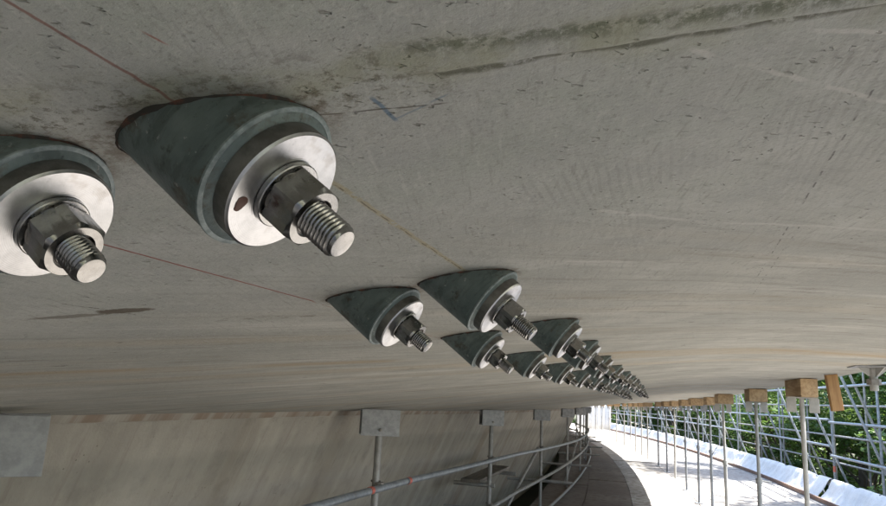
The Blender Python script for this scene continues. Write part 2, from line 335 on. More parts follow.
def ply(shaded):
    t = NT('shaded_platform_ply' if shaded else 'platform_ply'); g = t.geo(); pos = g.outputs['Position']
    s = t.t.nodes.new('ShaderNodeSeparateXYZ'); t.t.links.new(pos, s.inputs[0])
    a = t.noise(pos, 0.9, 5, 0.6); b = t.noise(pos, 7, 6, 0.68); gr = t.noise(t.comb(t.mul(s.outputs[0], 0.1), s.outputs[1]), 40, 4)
    col = t.mix(t.step(a, 0.3, 0.7), *(((0.105, 0.088, 0.072), (0.19, 0.165, 0.14)) if shaded else ((0.29, 0.28, 0.265), (0.42, 0.41, 0.395))))  # darker set: shade under the deck painted in, along with brown dirt
    col = t.mix(t.mul(t.step(b, 0.44, 0.62), 0.85), col, (0.075, 0.050, 0.040) if shaded else (0.13, 0.105, 0.085))
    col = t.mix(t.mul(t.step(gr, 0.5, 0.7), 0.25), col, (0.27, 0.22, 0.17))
    col = t.mix(t.mul(t.rand(), 0.4), col, (0.10, 0.075, 0.06) if shaded else (0.25, 0.225, 0.20))
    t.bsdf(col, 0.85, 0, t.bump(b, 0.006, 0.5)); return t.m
MAT['ply'] = ply(False); MAT['ply_shaded'] = ply(True)
def sheet():
    t = NT('white_sheeting'); o = t.obj(); a = t.noise(o, 3, 5); b = t.noise(o, 22, 4)
    col = t.mix(t.step(a, 0.35, 0.7), (0.66, 0.66, 0.655), (0.80, 0.79, 0.775)); col = t.mix(t.mul(t.step(b, 0.50, 0.72), 0.45), col, (0.50, 0.47, 0.42))
    t.bsdf(col, 0.45, 0, t.bump(t.add(a, t.mul(b, 0.3)), 0.02, 0.5)); return t.m
MAT['sheet'] = sheet()
def leaf(name, c0, c1):
    t = NT(name); g = t.geo(); r = g.outputs['Random Per Island']; ob = t.rand()
    col = t.mix(r, c0, c1); col = t.mix(t.mul(ob, 0.4), col, tuple(x*0.7 for x in c0))
    n = t.bsdf(col, 0.45, 0)
    tr = t.t.nodes.new('ShaderNodeBsdfTranslucent'); t.put(tr.inputs[0], t.mix(0.5, col, (0.12, 0.18, 0.02)))
    mx = t.t.nodes.new('ShaderNodeMixShader'); mx.inputs[0].default_value = 0.42
    t.t.links.new(n.outputs[0], mx.inputs[1]); t.t.links.new(tr.outputs[0], mx.inputs[2]); t.t.links.new(mx.outputs[0], t.out.inputs[0]); return t.m
MAT['leaf'] = [leaf('broad_leaf', (0.045, 0.095, 0.025), (0.135, 0.215, 0.058)), leaf('bright_leaf', (0.070, 0.145, 0.032), (0.165, 0.27, 0.070))]
def bark():
    t = NT('bark'); o = t.obj(); a = t.noise(o, 9, 5); t.bsdf(t.mix(a, (0.05, 0.038, 0.026), (0.14, 0.11, 0.085)), 0.9, 0, t.bump(a, 0.02)); return t.m
MAT['bark'] = bark()
def ground_mat():
    t = NT('rough_ground'); g = t.geo(); a = t.noise(g.outputs['Position'], 0.3, 6); b = t.noise(g.outputs['Position'], 4, 6, 0.7)
    col = t.mix(t.step(a, 0.4, 0.6), (0.045, 0.065, 0.022), (0.085, 0.068, 0.045)); col = t.mix(t.mul(b, 0.4), col, (0.03, 0.03, 0.018))
    t.bsdf(col, 0.95); return t.m
MAT['ground'] = ground_mat()

# ------------------------------------------------------------------ mesh helpers
class MB:
    def __init__(self): self.v = []; self.f = []; self.uv = None
    def verts(self, vs): b = len(self.v); self.v += [tuple(p) for p in vs]; return b
    def box(self, x0, x1, y0, y1, z0, z1, mat=None):
        P = [Vector((x, y, z)) for x in (x0, x1) for y in (y0, y1) for z in (z0, z1)]
        if mat is not None: P = [mat @ p for p in P]
        b = self.verts(P)
        for q in ((0, 1, 3, 2), (4, 6, 7, 5), (0, 4, 5, 1), (2, 3, 7, 6), (0, 2, 6, 4), (1, 5, 7, 3)): self.f.append(tuple(b+i for i in q))
        return self
    def lathe(self, prof, n=24, mat=None, cap0=True, cap1=True):     # prof: (radius, z)
        rows = []
        for r, z in prof:
            P = [Vector((r*math.cos(2*math.pi*i/n), r*math.sin(2*math.pi*i/n), z)) for i in range(n)]
            if mat is not None: P = [mat @ p for p in P]
            rows.append(self.verts(P))
        for a, b in zip(rows, rows[1:]):
            for i in range(n): j = (i+1) % n; self.f.append((a+i, a+j, b+j, b+i))
        if cap0: self.f.append(tuple(rows[0]+i for i in reversed(range(n))))
        if cap1: self.f.append(tuple(rows[-1]+i for i in range(n)))
        return self
    def tube(self, p, q, r, n=12, r2=None):
        p = Vector(p); q = Vector(q); d = q-p
        m = Matrix.Translation(p) @ d.to_track_quat('Z', 'Y').to_matrix().to_4x4()
        return self.lathe([(r, 0), (r2 or r, d.length)], n, m)
    def path(self, pts, r, n=10):
        for a, b in zip(pts, pts[1:]): pass
        rows = []
        for i, p in enumerate(pts):
            d = (Vector(pts[min(i+1, len(pts)-1)])-Vector(pts[max(i-1, 0)])).normalized(); q = d.to_track_quat('Z', 'Y')
            rows.append(self.verts([Vector(p)+q @ Vector((r*math.cos(2*math.pi*k/n), r*math.sin(2*math.pi*k/n), 0)) for k in range(n)]))
        for a, b in zip(rows, rows[1:]):
            for i in range(n): j = (i+1) % n; self.f.append((a+i, a+j, b+j, b+i))
        self.f.append(tuple(rows[0]+i for i in reversed(range(n)))); self.f.append(tuple(rows[-1]+i for i in range(n)))
        return self
    def mesh(self, name, mat, smooth=None, bevel=0):
        me = bpy.data.meshes.new(name); me.from_pydata(self.v, [], self.f); me.validate(clean_customdata=False)
        if bevel:
            bm = bmesh.new(); bm.from_mesh(me); bmesh.ops.bevel(bm, geom=list(bm.edges), offset=bevel, segments=1, affect='EDGES'); bm.to_mesh(me); bm.free()
        me.materials.append(mat)
        if smooth is not None:
            for p in me.polygons: p.use_smooth = True
            me.set_sharp_from_angle(angle=math.radians(smooth))
        return me
    def build(self, name, mat, parent=None, smooth=None, bevel=0):
        return link(name, self.mesh(name, mat, smooth, bevel), parent)
def link(name, me, parent=None):
    o = bpy.data.objects.new(name, me); C.objects.link(o)
    if parent is not None: o.parent = parent
    return o
def tag(o, label=None, cat=None, group=None, kind=None):
    if label: o['label'] = label
    if cat: o['category'] = cat
    if group: o['group'] = group
    if kind: o['kind'] = kind
    return o
def empty(name, loc, rz=0.0):
    o = bpy.data.objects.new(name, None); C.objects.link(o); o.location = loc; o.rotation_euler = (0, 0, rz); o.empty_display_size = 0.05
    return o
def copy_tree(o, parent=None):
    c = o.copy(); C.objects.link(c); c.parent = parent
    for ch in list(o.children): copy_tree(ch, c)
    return c
ORD = ['first', 'second', 'third', 'fourth', 'fifth', 'sixth', 'seventh', 'eighth', 'ninth', 'tenth', 'eleventh', 'twelfth', 'thirteenth', 'fourteenth', 'fifteenth', 'sixteenth', 'seventeenth', 'eighteenth', 'nineteenth', 'twentieth']

# ------------------------------------------------------------------ ground
g = MB(); g.verts([(-600, -600, 0), (600, -600, 0), (600, 900, 0), (-600, 900, 0)]); g.f.append((0, 1, 2, 3))
tag(g.build('ground', MAT['ground']), kind='structure')

bk = MB(); prof = [(3.4, -EYE-0.3), (2.4, -3.4), (1.0, -2.55), (-1.5, -2.50), (-3, -2.52), (-6, -2.6), (-14, -2.7), (-26, -2.9), (-60, -EYE-0.3)]  # bank added under the deck so the gap by the web stays dark
rws = [bk.verts([W(x, y, z-sag(y)+0.10*mnoise.noise(Vector((x, y*0.4, 2)))) for x, z in prof]) for y in [-60, -30]+[-12+1.5*k for k in range(54)]]
for a, b in zip(rws, rws[1:]):
    for i in range(len(prof)-1): bk.f.append((a+i, a+i+1, b+i+1, b+i))
tag(bk.build('gap_blocking_bank', MAT['ground'], None, 60), kind='structure')
# ------------------------------------------------------------------ bridge
Y0, Y1 = -9.0, 66.0
XE = 1.12                          # deck edge
XW, ZW = -2.2, 0.179-0.1504*2.2    # soffit meets web
bridge = empty('concrete_bridge', W(-4, 0, 0)); bo = bridge.location
tag(bridge, 'curving concrete bridge deck, its stained soffit close overhead and a sloping web at left', 'bridge')
def grid(name, xs, ys, zf, mat, parent, off, uvf, smooth=30):
    vs_, fs, uvs = [], [], []
    for y in ys:
        for x in xs: vs_.append(tuple(zf(x, y)-off)); uvs.append(uvf(x, y))
    n = len(xs)
    for j in range(len(ys)-1):
        for i in range(n-1): fs.append((j*n+i, (j+1)*n+i, (j+1)*n+i+1, j*n+i+1))
    me = bpy.data.meshes.new(name); me.from_pydata(vs_, [], fs); ul = me.uv_layers.new(name='UVMap')
    for lp in me.loops: ul.data[lp.index].uv = uvs[lp.vertex_index]
    me.materials.append(mat)
    for p in me.polygons: p.use_smooth = True
    return link(name, me, parent)
def frange(a, b, s): return [a+s*i for i in range(int(round((b-a)/s))+1)]
xs = frange(-2.2, -0.62, 0.1)[:-1]+frange(-0.62, 0.62, 0.0155)+frange(0.70, XE, 0.06)
xs = sorted(set(round(x, 4) for x in xs))
ys = [-9, -7, -5, -3, -2, -1.2, -0.6, -0.2, 0.0, 0.08, 0.14]+frange(0.17, 0.50, 0.0032)+frange(0.53, 1.4, 0.03)+frange(1.5, 6, 0.15)+frange(6.4, 30, 0.4)+frange(31, 66, 1.0)
def sof(x, y):
    z = soffit_z(x, y); q = Vector((x*40, y*40, 0.3))
    if 0.17 < y < 0.52:
        nw = 0.004*mnoise.noise(Vector((x*30, y*30, 1.0)))+0.0016*mnoise.noise(Vector((x*160, y*40, 3.0)))
        v0 = min(0.18*x+0.3293, 0.25*x+0.337)+nw; v1 = 0.26*x+0.3105+nw
        a = 0.8+0.9*mnoise.noise(q*1.5)
        if x > -0.125: z += 0.0030*a*math.exp(-((y-v0)/0.0026)**2)
        if x > -0.15: z += 0.0022*a*math.exp(-((y-v1)/0.0045)**2)
        if x < -0.10: z += 0.0016*mnoise.noise(q*2.2)*math.exp(-((y-v0)/0.03)**2)
        if x > -0.125: z -= 0.0012*(1/(1+math.exp((y-v0-0.002)/0.0012)))*(1/(1+math.exp(-(y-v1)/0.003)))
    z += 0.0010*mnoise.noise(Vector((x*2, y*1.2, 5.0)))
    return W(x, y, z)
so_ = grid('soffit', xs, ys, sof, MAT['soffit'], bridge, bo, lambda x, y: (x, y)); so_.data.materials.append(MAT['soffit_near'])
for p_ in so_.data.polygons:
    c_ = p_.center+bo; x_ = c_.x+drift(c_.y)
    if c_.y < 1.46 and -0.82 < x_ < 0.46: p_.material_index = 1
# fascia and deck top close the slab
ysc = [-9, -6, -3, 0, 1.5]+frange(2.5, 66, 0.9)
def slab_top(x, y): return 0.55+0.03*x-sag(y)
def fas(s, y):
    if s == 0: return W(XE, y, soffit_z(XE, y)+0.0010*mnoise.noise(Vector((XE*2, y*1.2, 5.0))))
    if s == 1: return W(XE+0.02, y, soffit_z(XE, y)+0.03)
    if s == 2: return W(XE+0.02, y, slab_top(XE, y))
    if s == 3: return W(-9.0, y, slab_top(-9, y))
grid('fascia', [0, 1, 2], ysc, fas, MAT['concrete'], bridge, bo, lambda x, y: (x, y))
grid('deck_top', [2, 3], ysc, fas, MAT['concrete'], bridge, bo, lambda x, y: (x, y))
# web: short shoulder strip, then the sloping face, then the girder underside
WD, WS = 2.0, 0.46
def shift_(y): return 0.055*min(max(0.0, y-9.0), 18.0)
def webp(s, y):
    if s == 0: return W(XW+0.02+shift_(y), y, soffit_z(XW+0.02+shift_(y), y)+0.004)
    if s == 1: return W(XW-0.004+shift_(y), y, soffit_z(XW+shift_(y), y)-0.028)
    if s == 2: return W(XW-0.012+shift_(y), y, soffit_z(XW+shift_(y), y)-0.034)
    s -= 2; return W(XW-0.012-WS*s+shift_(y), y, soffit_z(XW+shift_(y), y)-0.034-s)
grid('web', [0, 1, 2]+[2+WD*i/8 for i in range(1, 9)], ysc, webp, MAT['web'], bridge, bo, lambda x, y: (max(0, x-1.9), y))
xb = XW-0.012-WS*WD; zb = ZW-0.034-WD
def bot(s, y): return W(xb-s+shift_(y), y, soffit_z(XW+shift_(y), y)-0.034-WD) if s <= 4 else W(-9, y, zb-sag(y)+2)
grid('girder_bottom', [0, 4, 5], ysc, bot, MAT['concrete'], bridge, bo, lambda x, y: (x, y))

# ------------------------------------------------------------------ platform of plywood sheets
plat = MB()
rows = [plat.verts([W(x, y, z) for x, z in ((-2.0, FLOOR-0.03), (3.78, FLOOR-0.03), (3.78, FLOOR-0.16), (-2.0, FLOOR-0.16))]) for y in ysc]
for a, b in zip(rows, rows[1:]):
    for i in range(4): j = (i+1) % 4; plat.f.append((a+i, a+j, b+j, b+i))
platform = tag(plat.build('platform', MAT['ply_shaded']), kind='structure')
edges_x = [-2.0, -1.16, -0.32, 0.90, 2.12, 3.34, 3.76]  # two left columns take the ply with shade in its colour
pm = {}
for j in range(int((60+4)/2.44)):
    y = -4+2.44*j
    for i in range(6):
        wdt = edges_x[i+1]-edges_x[i]-0.014
        key = (round(wdt, 3), i < 2)
        if key not in pm: pm[key] = MB().box(-wdt/2, wdt/2, -1.212, 1.212, -0.022, 0).mesh('panel', MAT['ply_shaded' if i < 2 else 'ply'], None, 0.002)
        st = 1.22 if i % 2 else 0.0
        p = link('panel', pm[key], platform); yy = y+1.22+st
        p.location = W((edges_x[i]+edges_x[i+1])/2, yy, FLOOR+random.uniform(-0.004, 0.004)); p.rotation_euler = (random.uniform(-.002, .002), 0, heading(yy))

# ------------------------------------------------------------------ anchor studs
ALPHA = math.radians(38.28); AX = Vector((math.cos(ALPHA), 0, -math.sin(ALPHA)))
Q = AX.to_track_quat('Z', 'Y').to_matrix().to_4x4()          # local z runs down the stud axis
SL = 0.1504; NPL = Vector((-SL, 0, 1)).normalized()
S_END, S_FACE = 0.0464, 0.0600
def make_anchor():
    root = empty('anchor_stud', (0, 0, 0))
    # sleeve: tube cut on the skew where it meets the soffit
    n = 56; R = 0.045; m = MB(); ax = Q.to_3x3() @ Vector((0, 0, 1))
    def ringpt(i, r): return Q.to_3x3() @ Vector((r*math.cos(2*math.pi*i/n), r*math.sin(2*math.pi*i/n), 0))
    def cut(p): return p - ax*(p.dot(NPL)/ax.dot(NPL))
    top = m.verts([cut(ringpt(i, R))-ax*0.006 for i in range(n)])
    prev = top
    for k in range(1, 5):
        cur = m.verts([cut(ringpt(i, R))*(1-k/5)+(ringpt(i, R)+ax*(S_END-0.002))*(k/5)-ax*0.006*(1-k/5) for i in range(n)])
        for i in range(n): j = (i+1) % n; m.f.append((prev+i, prev+j, cur+j, cur+i))
        prev = cur
    for r, s in ((R, S_END-0.0030), (R-0.0008, S_END-0.0014), (R-0.0022, S_END-0.0004), (R-0.0040, S_END+0.0004), (R-0.0062, S_END+0.0018), (R-0.0072, S_END+0.0020), (0.012, S_END-0.003)):
        cur = m.verts([ringpt(i, r)+ax*s for i in range(n)])
        for i in range(n): j = (i+1) % n; m.f.append((prev+i, prev+j, cur+j, cur+i))
        prev = cur
    m.build('sleeve', MAT['green'], root, 40)
    # rusty sealant bead round the foot of the sleeve
    bd = MB(); prev = None; first = None
    for i in range(n):
        c = cut(ringpt(i, R+0.0002)); o_ = ringpt(i, 1.0); o_ = (o_-NPL*o_.dot(NPL)).normalized()
        wd = 0.0005+0.0022*abs(mnoise.noise(Vector((math.cos(2*math.pi*i/n)*3, math.sin(2*math.pi*i/n)*3, 1))))+0.0022*max(0, mnoise.noise(Vector((math.cos(2*math.pi*i/n)*9, math.sin(2*math.pi*i/n)*9, 4))))
        cur = bd.verts([c+o_*wd*1.5+NPL*0.002, c+o_*wd*0.8-NPL*wd*0.7, c-NPL*wd*1.6-o_*0.0005])
        if prev is not None:
            for a in range(2): bd.f.append((prev+a, prev+a+1, cur+a+1, cur+a))
        else: first = cur
        prev = cur
    for a in range(2): bd.f.append((prev+a, prev+a+1, first+a+1, first+a))
    bd.build('sealant_bead', MAT['bead'], root, 60)
    def on_axis(mb, name, mat, smooth=35, s=0.0, spin=0.0):
        o = link(name, mb.mesh(name, mat, smooth), root); o.matrix_local = Q @ Matrix.Translation((0, 0, s)) @ Matrix.Rotation(spin, 4, 'Z'); return o
    H = S_FACE-S_END+0.003
    on_axis(MB().lathe([(0.010, 0), (0.0372, 0), (0.0378, 0.0006), (0.0378, H-0.0014), (0.0364, H), (0.010, H)], 64), 'thick_washer', MAT['washer'], 30, S_END-0.003)
    tw = [c for c in root.children if c.name.startswith('thick_washer')][0].data; tw.materials.append(MAT['washer_side'])
    for p_ in tw.polygons:
        if abs(p_.normal.z) < 0.3: p_.material_index = 1
    on_axis(MB().lathe([(R-0.0020, -0.0012), (R-0.0003, -0.0012), (R+0.0006, -0.0004), (R+0.0003, 0.0006), (R-0.0012, 0.0012), (R-0.0024, 0.0012)], 64, None, False, False), 'rim', MAT['rim'], 50, S_END-0.0012)
    on_axis(MB().lathe([(0.009, 0), (0.0202, 0), (0.0206, 0.0005), (0.0206, 0.0031), (0.0200, 0.0036), (0.009, 0.0036)], 48), 'thin_washer', MAT['thin_washer'], 30, S_FACE+0.0002)
    # hexagon nut with turned chamfers
    nb = MB(); AF = 0.0171; NH = 0.0215; N = 72; rws = []
    def hexr(a):
        k = (a+math.pi/6) % (math.pi/3)-math.pi/6; return AF/math.cos(k)
    for z, lim in ((0.0, 0.0168), (0.0014, 0.0195), (NH-0.0022, 0.0195), (NH, 0.0165)):
        rws.append(nb.verts([(min(hexr(2*math.pi*i/N), lim)*math.cos(2*math.pi*i/N), min(hexr(2*math.pi*i/N), lim)*math.sin(2*math.pi*i/N), z) for i in range(N)]))
    rws.append(nb.verts([(0.0120*math.cos(2*math.pi*i/N), 0.0120*math.sin(2*math.pi*i/N), NH) for i in range(N)]))
    rws.append(nb.verts([(0.0102*math.cos(2*math.pi*i/N), 0.0102*math.sin(2*math.pi*i/N), NH-0.0018) for i in range(N)]))
    for a, b in zip(rws, rws[1:]):
        for i in range(N): j = (i+1) % N; nb.f.append((a+i, a+j, b+j, b+i))
    on_axis(nb, 'nut', MAT['nut'], 22, S_FACE+0.0038, 0.16)
    # threaded rod end
    tb = MB(); n2 = 32; pitch_ = 0.0026; r1, r2 = 0.0103, 0.0087; L0, L1 = 0.018, 0.0478; prevs = []
    steps = int((L1-L0)/pitch_*4)
    for k in range(steps+1):
        z = L0+k*pitch_/4
        ring = []
        for i in range(n2):
            ph = (z/pitch_-i/n2) % 1.0
            prof = 1-abs(2*ph-1); prof = min(1.0, max(0.0, (prof-0.12)/0.70))
            fade = min(1, max(0, (L1-z)/0.0025))
            r = r2+(r1-r2)*prof; r = r*fade+(r2-0.0003)*(1-fade)
            ring.append((r*math.cos(2*math.pi*i/n2), r*math.sin(2*math.pi*i/n2), z))
        prevs.append(tb.verts(ring))
    prevs.append(tb.verts([(0.0080*math.cos(2*math.pi*i/n2), 0.0080*math.sin(2*math.pi*i/n2), L1+0.0006) for i in range(n2)]))
    prevs.append(tb.verts([(0.0052*math.cos(2*math.pi*i/n2+.2)+0.0006, 0.0052*math.sin(2*math.pi*i/n2+.2), L1+0.0003) for i in range(n2)]))
    for a, b in zip(prevs, prevs[1:]):
        for i in range(n2): j = (i+1) % n2; tb.f.append((a+i, a+j, b+j, b+i))
    tb.f.append(tuple(prevs[-1]+i for i in range(n2)))
    on_axis(tb, 'threaded_rod', MAT['stud'], 50, S_FACE)
    return root
# face centres (lateral, along) read for each stud
rowA = [(-0.3386, 0.2930), (-0.3285, 0.8205), (-0.3423, 1.3456), (-0.3484, 1.8777)]
rowB = [(-0.2014, 0.3162), (-0.1964, 0.8100), (-0.1847, 1.3204), (-0.1930, 1.7700), (-0.2050, 2.3100), (-0.2060, 2.8600)]
rng = random.Random(3); ROD = {('left', 0): -0.0050, ('right', 0): 0.0, ('left', 1): -0.003, ('right', 1): 0.0015}
while rowA[-1][1] < 6.4: rowA.append((-0.343+rng.uniform(-.008, .008), rowA[-1][1]+0.53+rng.uniform(-.02, .02)))
while rowB[-1][1] < 6.4: rowB.append((-0.204+rng.uniform(-.008, .008), rowB[-1][1]+0.53+rng.uniform(-.02, .02)))
anchor0 = make_anchor(); first = True
for row, side in ((rowA, 'left'), (rowB, 'right')):
    for i, (cx_, cy_) in enumerate(row):
        o = anchor0 if first else copy_tree(anchor0); first = False
        x = cx_-S_FACE*AX.x
        o.location = W(x, cy_, soffit_z(x, cy_)); o.rotation_euler = (0, 0, heading(cy_))
        for ch in o.children:
            if ch.name.startswith(('nut', 'threaded_rod')):
                isn = ch.name.startswith('nut'); ch.matrix_local = Q @ Matrix.Translation((0, 0, S_FACE+(0.0038 if isn else ROD.get((side, i), rng.uniform(-.005, .0025))))) @ Matrix.Rotation((0.42 if isn else 0.0)+(0.0 if i < 2 else rng.uniform(-.35, .35)), 4, 'Z')
        if i == 0: lab = ('large anchor stud with bright washer, cut off by the left edge of the photo' if side == 'left' else 'largest fully visible anchor stud in dark green sleeve, rust spot on its bright washer')
        else: lab = f'{ORD[i]} anchor stud from the camera in the {"left, lower" if side == "left" else "right, upper"} row under the soffit'
        tag(o, lab, 'anchor stud', 'green-sleeved anchor studs under the soffit')
        if side == 'right' and i == 0:
            sp = MB(); k = 14; a0 = sp.verts([(0.0036*(1+.22*math.sin(3*a))*math.cos(a), 0.0052*(1+.1*math.cos(2*a))*math.sin(a), 0) for a in [2*math.pi*q/k for q in range(k)]])
            a1 = sp.verts([(0.0028*math.cos(a), 0.0042*math.sin(a), 0.0004) for a in [2*math.pi*q/k for q in range(k)]])
            for q in range(k): sp.f.append((a0+q, a0+(q+1) % k, a1+(q+1) % k, a1+q))
            sp.f.append(tuple(a1+q for q in range(k)))
            s_o = sp.build('rust_spot', MAT['rust_spot'], o, 40); s_o['label'] = 'small brown rust spot on the bright washer'
            wx = Vector((-math.sin(ALPHA), 0, -math.cos(ALPHA)))    # across the washer, downhill
            pos = AX*(S_FACE+0.0002)+wx*0.0165+Vector((0, -0.0245, 0))
            s_o.matrix_local = Matrix.Translation(pos) @ Q

# ------------------------------------------------------------------ scaffold pieces
TR = 0.02415
def coupler(parent, p, axis_a, axis_b):
    m = MB(); p = Vector(p)
    for ax_, off in ((axis_a, 0), (axis_b, 0)):
        a = Vector(ax_).normalized(); m.tube(p+a*-0.028, p+a*0.028, TR+0.009, 10)
    b = Vector(axis_a).cross(Vector(axis_b)).normalized(); m.tube(p-b*0.012+Vector(axis_a).normalized()*0.035, p+b*0.06+Vector(axis_a).normalized()*0.035, 0.008, 6)
    return m.build('coupler', MAT['coupler'], parent, 40)
def tangent(y): h = heading(y); return Vector((-math.sin(h), math.cos(h), 0))
def lateral(y): h = heading(y); return Vector((math.cos(h), math.sin(h), 0))

# left scaffold in front of the web
XL = -1.9
def xl(y): return XL+shift_(y)
left = empty('scaffold', W(XL, 4.6, FLOOR)); lo = left.location
tag(left, 'weathered grey tube scaffold standing along the concrete web at left', 'scaffold')
ly = [-1.3, 1.58, 4.45, 7.9, 11.4, 14.9, 18.4, 21.9, 25.4, 28.9, 32.4, 35.9]
for i, y in enumerate(ly):
    zt = soffit_z(xl(y), y)
    b = W(xl(y), y, FLOOR-0.55)-lo; t_ = W(xl(y), y, zt-0.17)-lo
    MB().tube(b, t_, TR, 14).build('standard', MAT['tube_dull'], left, 40)
    # fork head turned under the slab: base, two side plates, bolt
    hm = Matrix.Translation(W(xl(y), y, zt)-lo) @ Matrix.Rotation(heading(y)+math.radians(48 if y < 3 else 30 if y < 10 else 18), 4, 'Z')
    hd = MB().box(-0.125, 0.125, -0.05, 0.05, -0.182, -0.172, hm).build('fork_head', MAT['plate'], left)
    MB().box(-0.13, 0.13, -0.061, -0.053, -0.190, -0.016, hm).build('side_plate', MAT['plate'], hd, None, 0.001)
    MB().box(-0.13, 0.13, 0.053, 0.061, -0.188, -0.016, hm).build('side_plate', MAT['plate'], hd, None, 0.001)
    MB().lathe([(0.011, 0), (0.011, 0.012), (0.007, 0.014)], 12, hm @ Matrix.Translation((0.0, -0.061, -0.150)) @ Matrix.Rotation(math.pi/2, 4, 'X')).build('bolt', MAT['coupler'], hd, 40)
def ledger(parent, po, xf, zf, y0, y1, mat, nseg=6, name='ledger'):
    xf = xf if callable(xf) else (lambda y, c=xf: c)
    MB().path([W(xf(y0+(y1-y0)*k/nseg), y0+(y1-y0)*k/nseg, zf(y0+(y1-y0)*k/nseg))-po for k in range(nseg+1)], TR, 12).build(name, mat, parent, 40)
z1 = lambda y: -0.63-0.022*min(max(0, y-4.6), 12)-0.008*max(0, y-16); z2 = lambda y: -1.19-sag(y)*0.6
for a, b in ((-1.3, 4.9), (4.92, 11.6), (11.62, 18.6), (18.62, 25.6), (25.62, 36)):
    ledger(left, lo, lambda y: xl(y)+0.052, z1, a, b, MAT['tube'])
    ledger(left, lo, lambda y: xl(y)+0.052, z2, a, b, MAT['tube_dull'])
    ledger(left, lo, lambda y: xl(y)+0.12, lambda y: FLOOR+0.06, a, b, MAT['tube_dull'])
for y in ly:
    for zf in (z1, z2):
        coupler(left, W(xl(y)+0.026, y, zf(y))-lo, (0, 0, 1), tangent(y))
for y in ly[3:]:
    p = W(xl(y), y+0.1, z2(y)-0.06); MB().tube(p+lateral(y)*0.5-lo, p-lateral(y)*0.55-lo, TR, 10).build('transom', MAT['tube_dull'], left, 40)
for k in range(3, len(ly)-1, 2):
    MB().tube(W(xl(ly[k])-0.05, ly[k], FLOOR+0.05)-lo, W(xl(ly[k+1])-0.05, ly[k+1], z1(ly[k+1]))-lo, TR, 10).build('brace', MAT['tube_dull'], left, 40)
for y in (4.25, 4.95):        # red paint bands on the upper ledger
    c_ = W(XL+0.052, y, z1(y)); MB().tube(c_-tangent(y)*0.022-lo, c_+tangent(y)*0.022-lo, TR+0.0012, 14).build('red_band', MAT['red_tape'], left, 40)
pk = MB(); hm = Matrix.Translation(W(XL-0.18, 8.6, -0.93)) @ Matrix.Rotation(heading(8.6), 4, 'Z')
tag(pk.box(-0.11, 0.11, -0.9, 0.9, -0.019, 0.019, hm).build('scaffold_board', MAT['old_board'], None, None, 0.003), 'short dark board lying behind the scaffold posts beside the web', 'board')
MB_t = MB().tube(W(XL+.06, 7.9, -0.985)-lo, W(XL-0.42, 7.9, -0.985)-lo, TR, 10).build('transom', MAT['tube_dull'], left, 40)
MB_t = MB().tube(W(XL+.06, 9.3, -0.985)-lo, W(XL-0.42, 9.3, -0.985)-lo, TR, 10).build('transom', MAT['tube_dull'], left, 40)

# right scaffold along the open edge
XR = 3.88
right = empty('scaffold', W(XR, 14, FLOOR)); ro = right.location
tag(right, 'galvanised tube scaffold with raking braces along the open edge before the trees', 'scaffold')
ry = [-3, 0, 3, 6, 8.9, 11.5, 14.1, 16.7, 18.8, 20.7, 22.9, 25.2, 27.6, 30.0, 32.4, 34.8, 37.2, 39.6, 42.0, 44.4, 46.8, 49.2, 51.6, 54]
for i, y in enumerate(ry):
    m_ = MAT['tube']
    MB().tube(W(XR, y, -EYE+0.0)-ro, W(XR, y, 0.95)-ro, TR, 12).build('standard', m_, right, 40)
    MB().tube(W(XR-0.50, y+0.25, 0.75)-ro, W(XR+0.50, y+0.25, -1.95)-ro, TR, 12).build('raker', m_, right, 40)
    if i % 2 == 0: MB().tube(W(XR-0.1, y+1.0, 0.75)-ro, W(XR+1.05, y+1.0, -2.4)-ro, TR, 12).build('raker', MAT['tube_dull'], right, 40)
zr = [lambda y: 0.55, lambda y: -0.17 if y < 16.7 else -0.12, lambda y: -0.85 if y < 16.7 else -0.66, lambda y: -1.36]
for zf in zr:
    for a, b in ((-3, 5), (5.02, 11.4), (11.42, 16.69), (16.71, 22.9), (22.92, 30), (30.02, 38), (38.02, 46), (46.02, 54)):
        ledger(right, ro, XR-0.05, zf, a, b, MAT['tube'])
for i, y in enumerate(ry[3:]):         # outer row of the scaffold
    MB().tube(W(XR+0.95, y+0.9, -EYE)-ro, W(XR+0.95, y+0.9, 0.95)-ro, TR, 10).build('standard', MAT['tube_dull'], right, 40)
for zz in (0.20, -0.52, -1.15):
    for a, b in ((3, 11.4), (11.42, 18.8), (18.82, 27), (27.02, 36), (36.02, 46), (46.02, 54)):
        ledger(right, ro, XR+0.90, lambda y, zz=zz: zz, a, b, MAT['tube_dull'])
for y in ry[4:14]:
    for zf in zr: coupler(right, W(XR-0.025, y, zf(y-0.01))-ro, (0, 0, 1), tangent(y))
for y, z in ((16.7, -1.12), (13.2, -0.17)):
    c_ = W(XR, y, z) if y > 16 else W(XR-0.05, y, zr[1](y)); ax_ = Vector((0, 0, 1)) if y > 16 else tangent(y)
    MB().tube(c_-ax_*0.06-ro, c_+ax_*0.06-ro, TR+0.0015, 12).build('red_band', MAT['red_tape'], right, 40)

